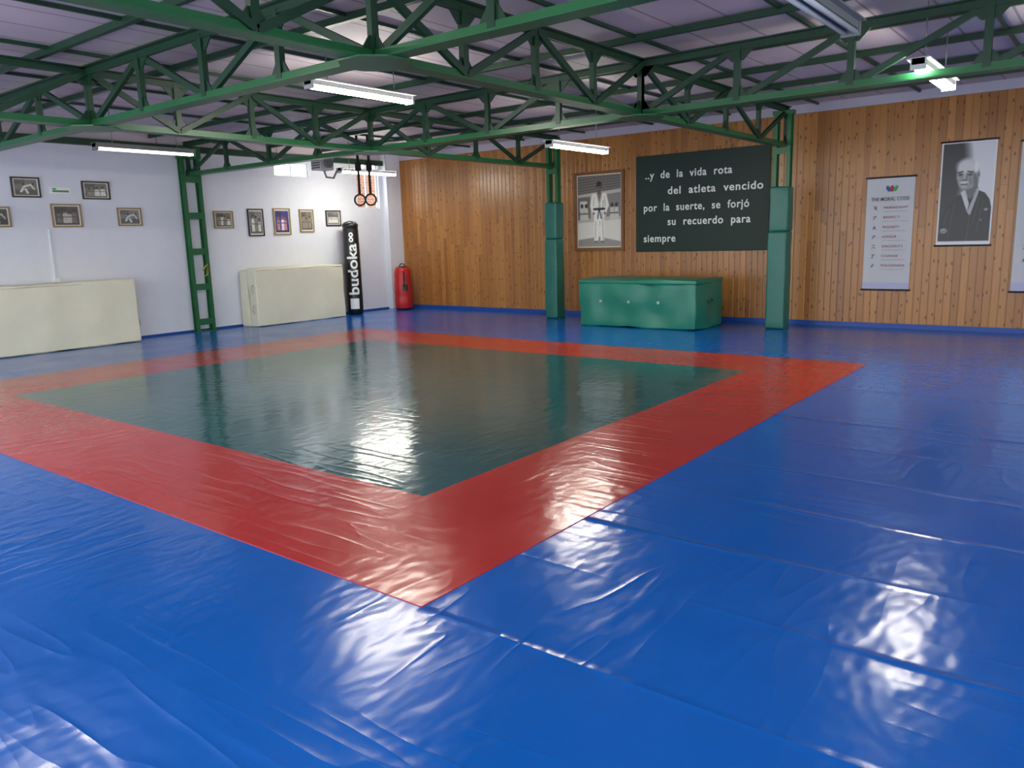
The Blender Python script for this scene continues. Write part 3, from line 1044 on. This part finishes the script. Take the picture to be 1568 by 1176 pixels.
cx, cy = -8.40 * U, 8.17 * U
R_ = .2
prof = [(0, 0), (R_ * .85, 0), (R_ * .98, .04), (R_ * 1.0, .25), (R_ * .95, .3), (R_ * 1.0, .35), (R_ * .96, .6), (R_ * .9, .66), (R_ * .94, .72), (R_ * .86, .86), (R_ * .7, .93), (0, .96)]
b = MB(); b.lathe(cx, cy, prof, 'redbag', kf=lambda j: 'black' if j in (0, 1, 10) else 'redbag')
b.tube([(cx + .16, cy - .12, .85), (cx + .19, cy - .15, .78), (cx + .18, cy - .14, .6), (cx + .15, cy - .12, .5)], .014, 'strap')
b.tube([(cx - .1, cy, .93), (cx - .05, cy, 1.0), (cx + .05, cy, 1.0), (cx + .1, cy, .93)], .012, 'strap')
a = math.atan2(-cy, -cx)
pts = [(cx + R_ * 1.01 * math.cos(a + t), cy + R_ * 1.01 * math.sin(a + t)) for t in np.linspace(-.1, .5, 6)]
b.add([(p[0], p[1], .42) for p in pts] + [(p[0], p[1], .56) for p in pts], [(i, i + 1, i + 7, i + 6) for i in range(5)], 'black', True)
b.build('red_grappling_bag', (cx, cy, 0))

# ------------------------------------------------------------------ gym rings & heater
rx, ry, rz = -7.22 * U, 6.48 * U, 1.49 * U
b = MB()
for sg in (-1, 1):
    px = rx + sg * .075; py = ry + sg * .06
    pts = [(px + .095 * math.cos(t) * .8, py + .095 * math.cos(t) * .6, rz + .095 * math.sin(t)) for t in np.linspace(0, 2 * math.pi, 24, endpoint=False)]
    b.tube(pts, .016, 'ring', closed=True)
    b.bar((px, py, rz + .09), (px, py, ZT + .1), .045, .014, 'strap', up=(-.74, .67, 0))
    b.soft(px - .05, px + .05, py - .04, py + .04, rz + .5, rz + .66, 'strap', r=.03, amp=.01)
b.build('gymnastic_rings', (rx, ry, rz))

hx, hy, hz = -7.38 * U, 6.02 * U, 1.9 * U
b = MB()
b.box(hx - .16, hx + .1, hy - .14, hy + .14, hz - .12, hz + .1, 'fix')
b.cyl((hx + .1, hy, hz), (hx + .16, hy, hz), .09, 'fixg', seg=20)
for k in range(5):
    b.box(hx - .14, hx + .08, hy - .15, hy - .14, hz - .09 + k * .04, hz - .075 + k * .04, 'blackm')
b.bar((hx - .05, hy, hz + .1), (hx - .05, hy, ZC - .006), .03, .03, 'metal')
b.bar((hx - .05, hy - .15, hz + .14), (hx - .05, hy + .15, hz + .14), .03, .03, 'metal')
b.tube([(hx - .12, hy + .1, hz - .1), (hx - .14, hy + .16, hz - .22), (hx - .02, hy + .22, hz - .24), (hx + .1, hy + .22, hz - .1)], .02, 'fixg')
b.build('hanging_fan_heater', (hx, hy, hz), bevel=.006)

# ------------------------------------------------------------------ world
w = bpy.data.worlds.new('World'); scene.world = w; w.use_nodes = True
bg = w.node_tree.nodes['Background']
bg.inputs[0].default_value = (0.93, 0.96, 1.0, 1)
bg.inputs[1].default_value = 2.8

# ------------------------------------------------------------------ camera
Rm = [[0.7894448841137135, 0.6131406351507271, -0.028902188042572458], [0.09038177208806339, -0.16268484334034972, -0.9825297842923375], [-0.60713088392941, 0.7730408807264263, -0.18384745444200348]]
cam = bpy.data.cameras.new('camera'); co = bpy.data.objects.new('camera', cam); scene.collection.objects.link(co)
rt, dn, fw = [Vector(r) for r in Rm]
m = Matrix((rt, -dn, -fw)).transposed().to_4x4()
m.translation = Vector((0, 0, U))
co.matrix_world = m
cam.sensor_fit = 'HORIZONTAL'; cam.sensor_width = 36; cam.lens = 1198.97 / 1568 * 36
cam.clip_start = .05
scene.camera = co
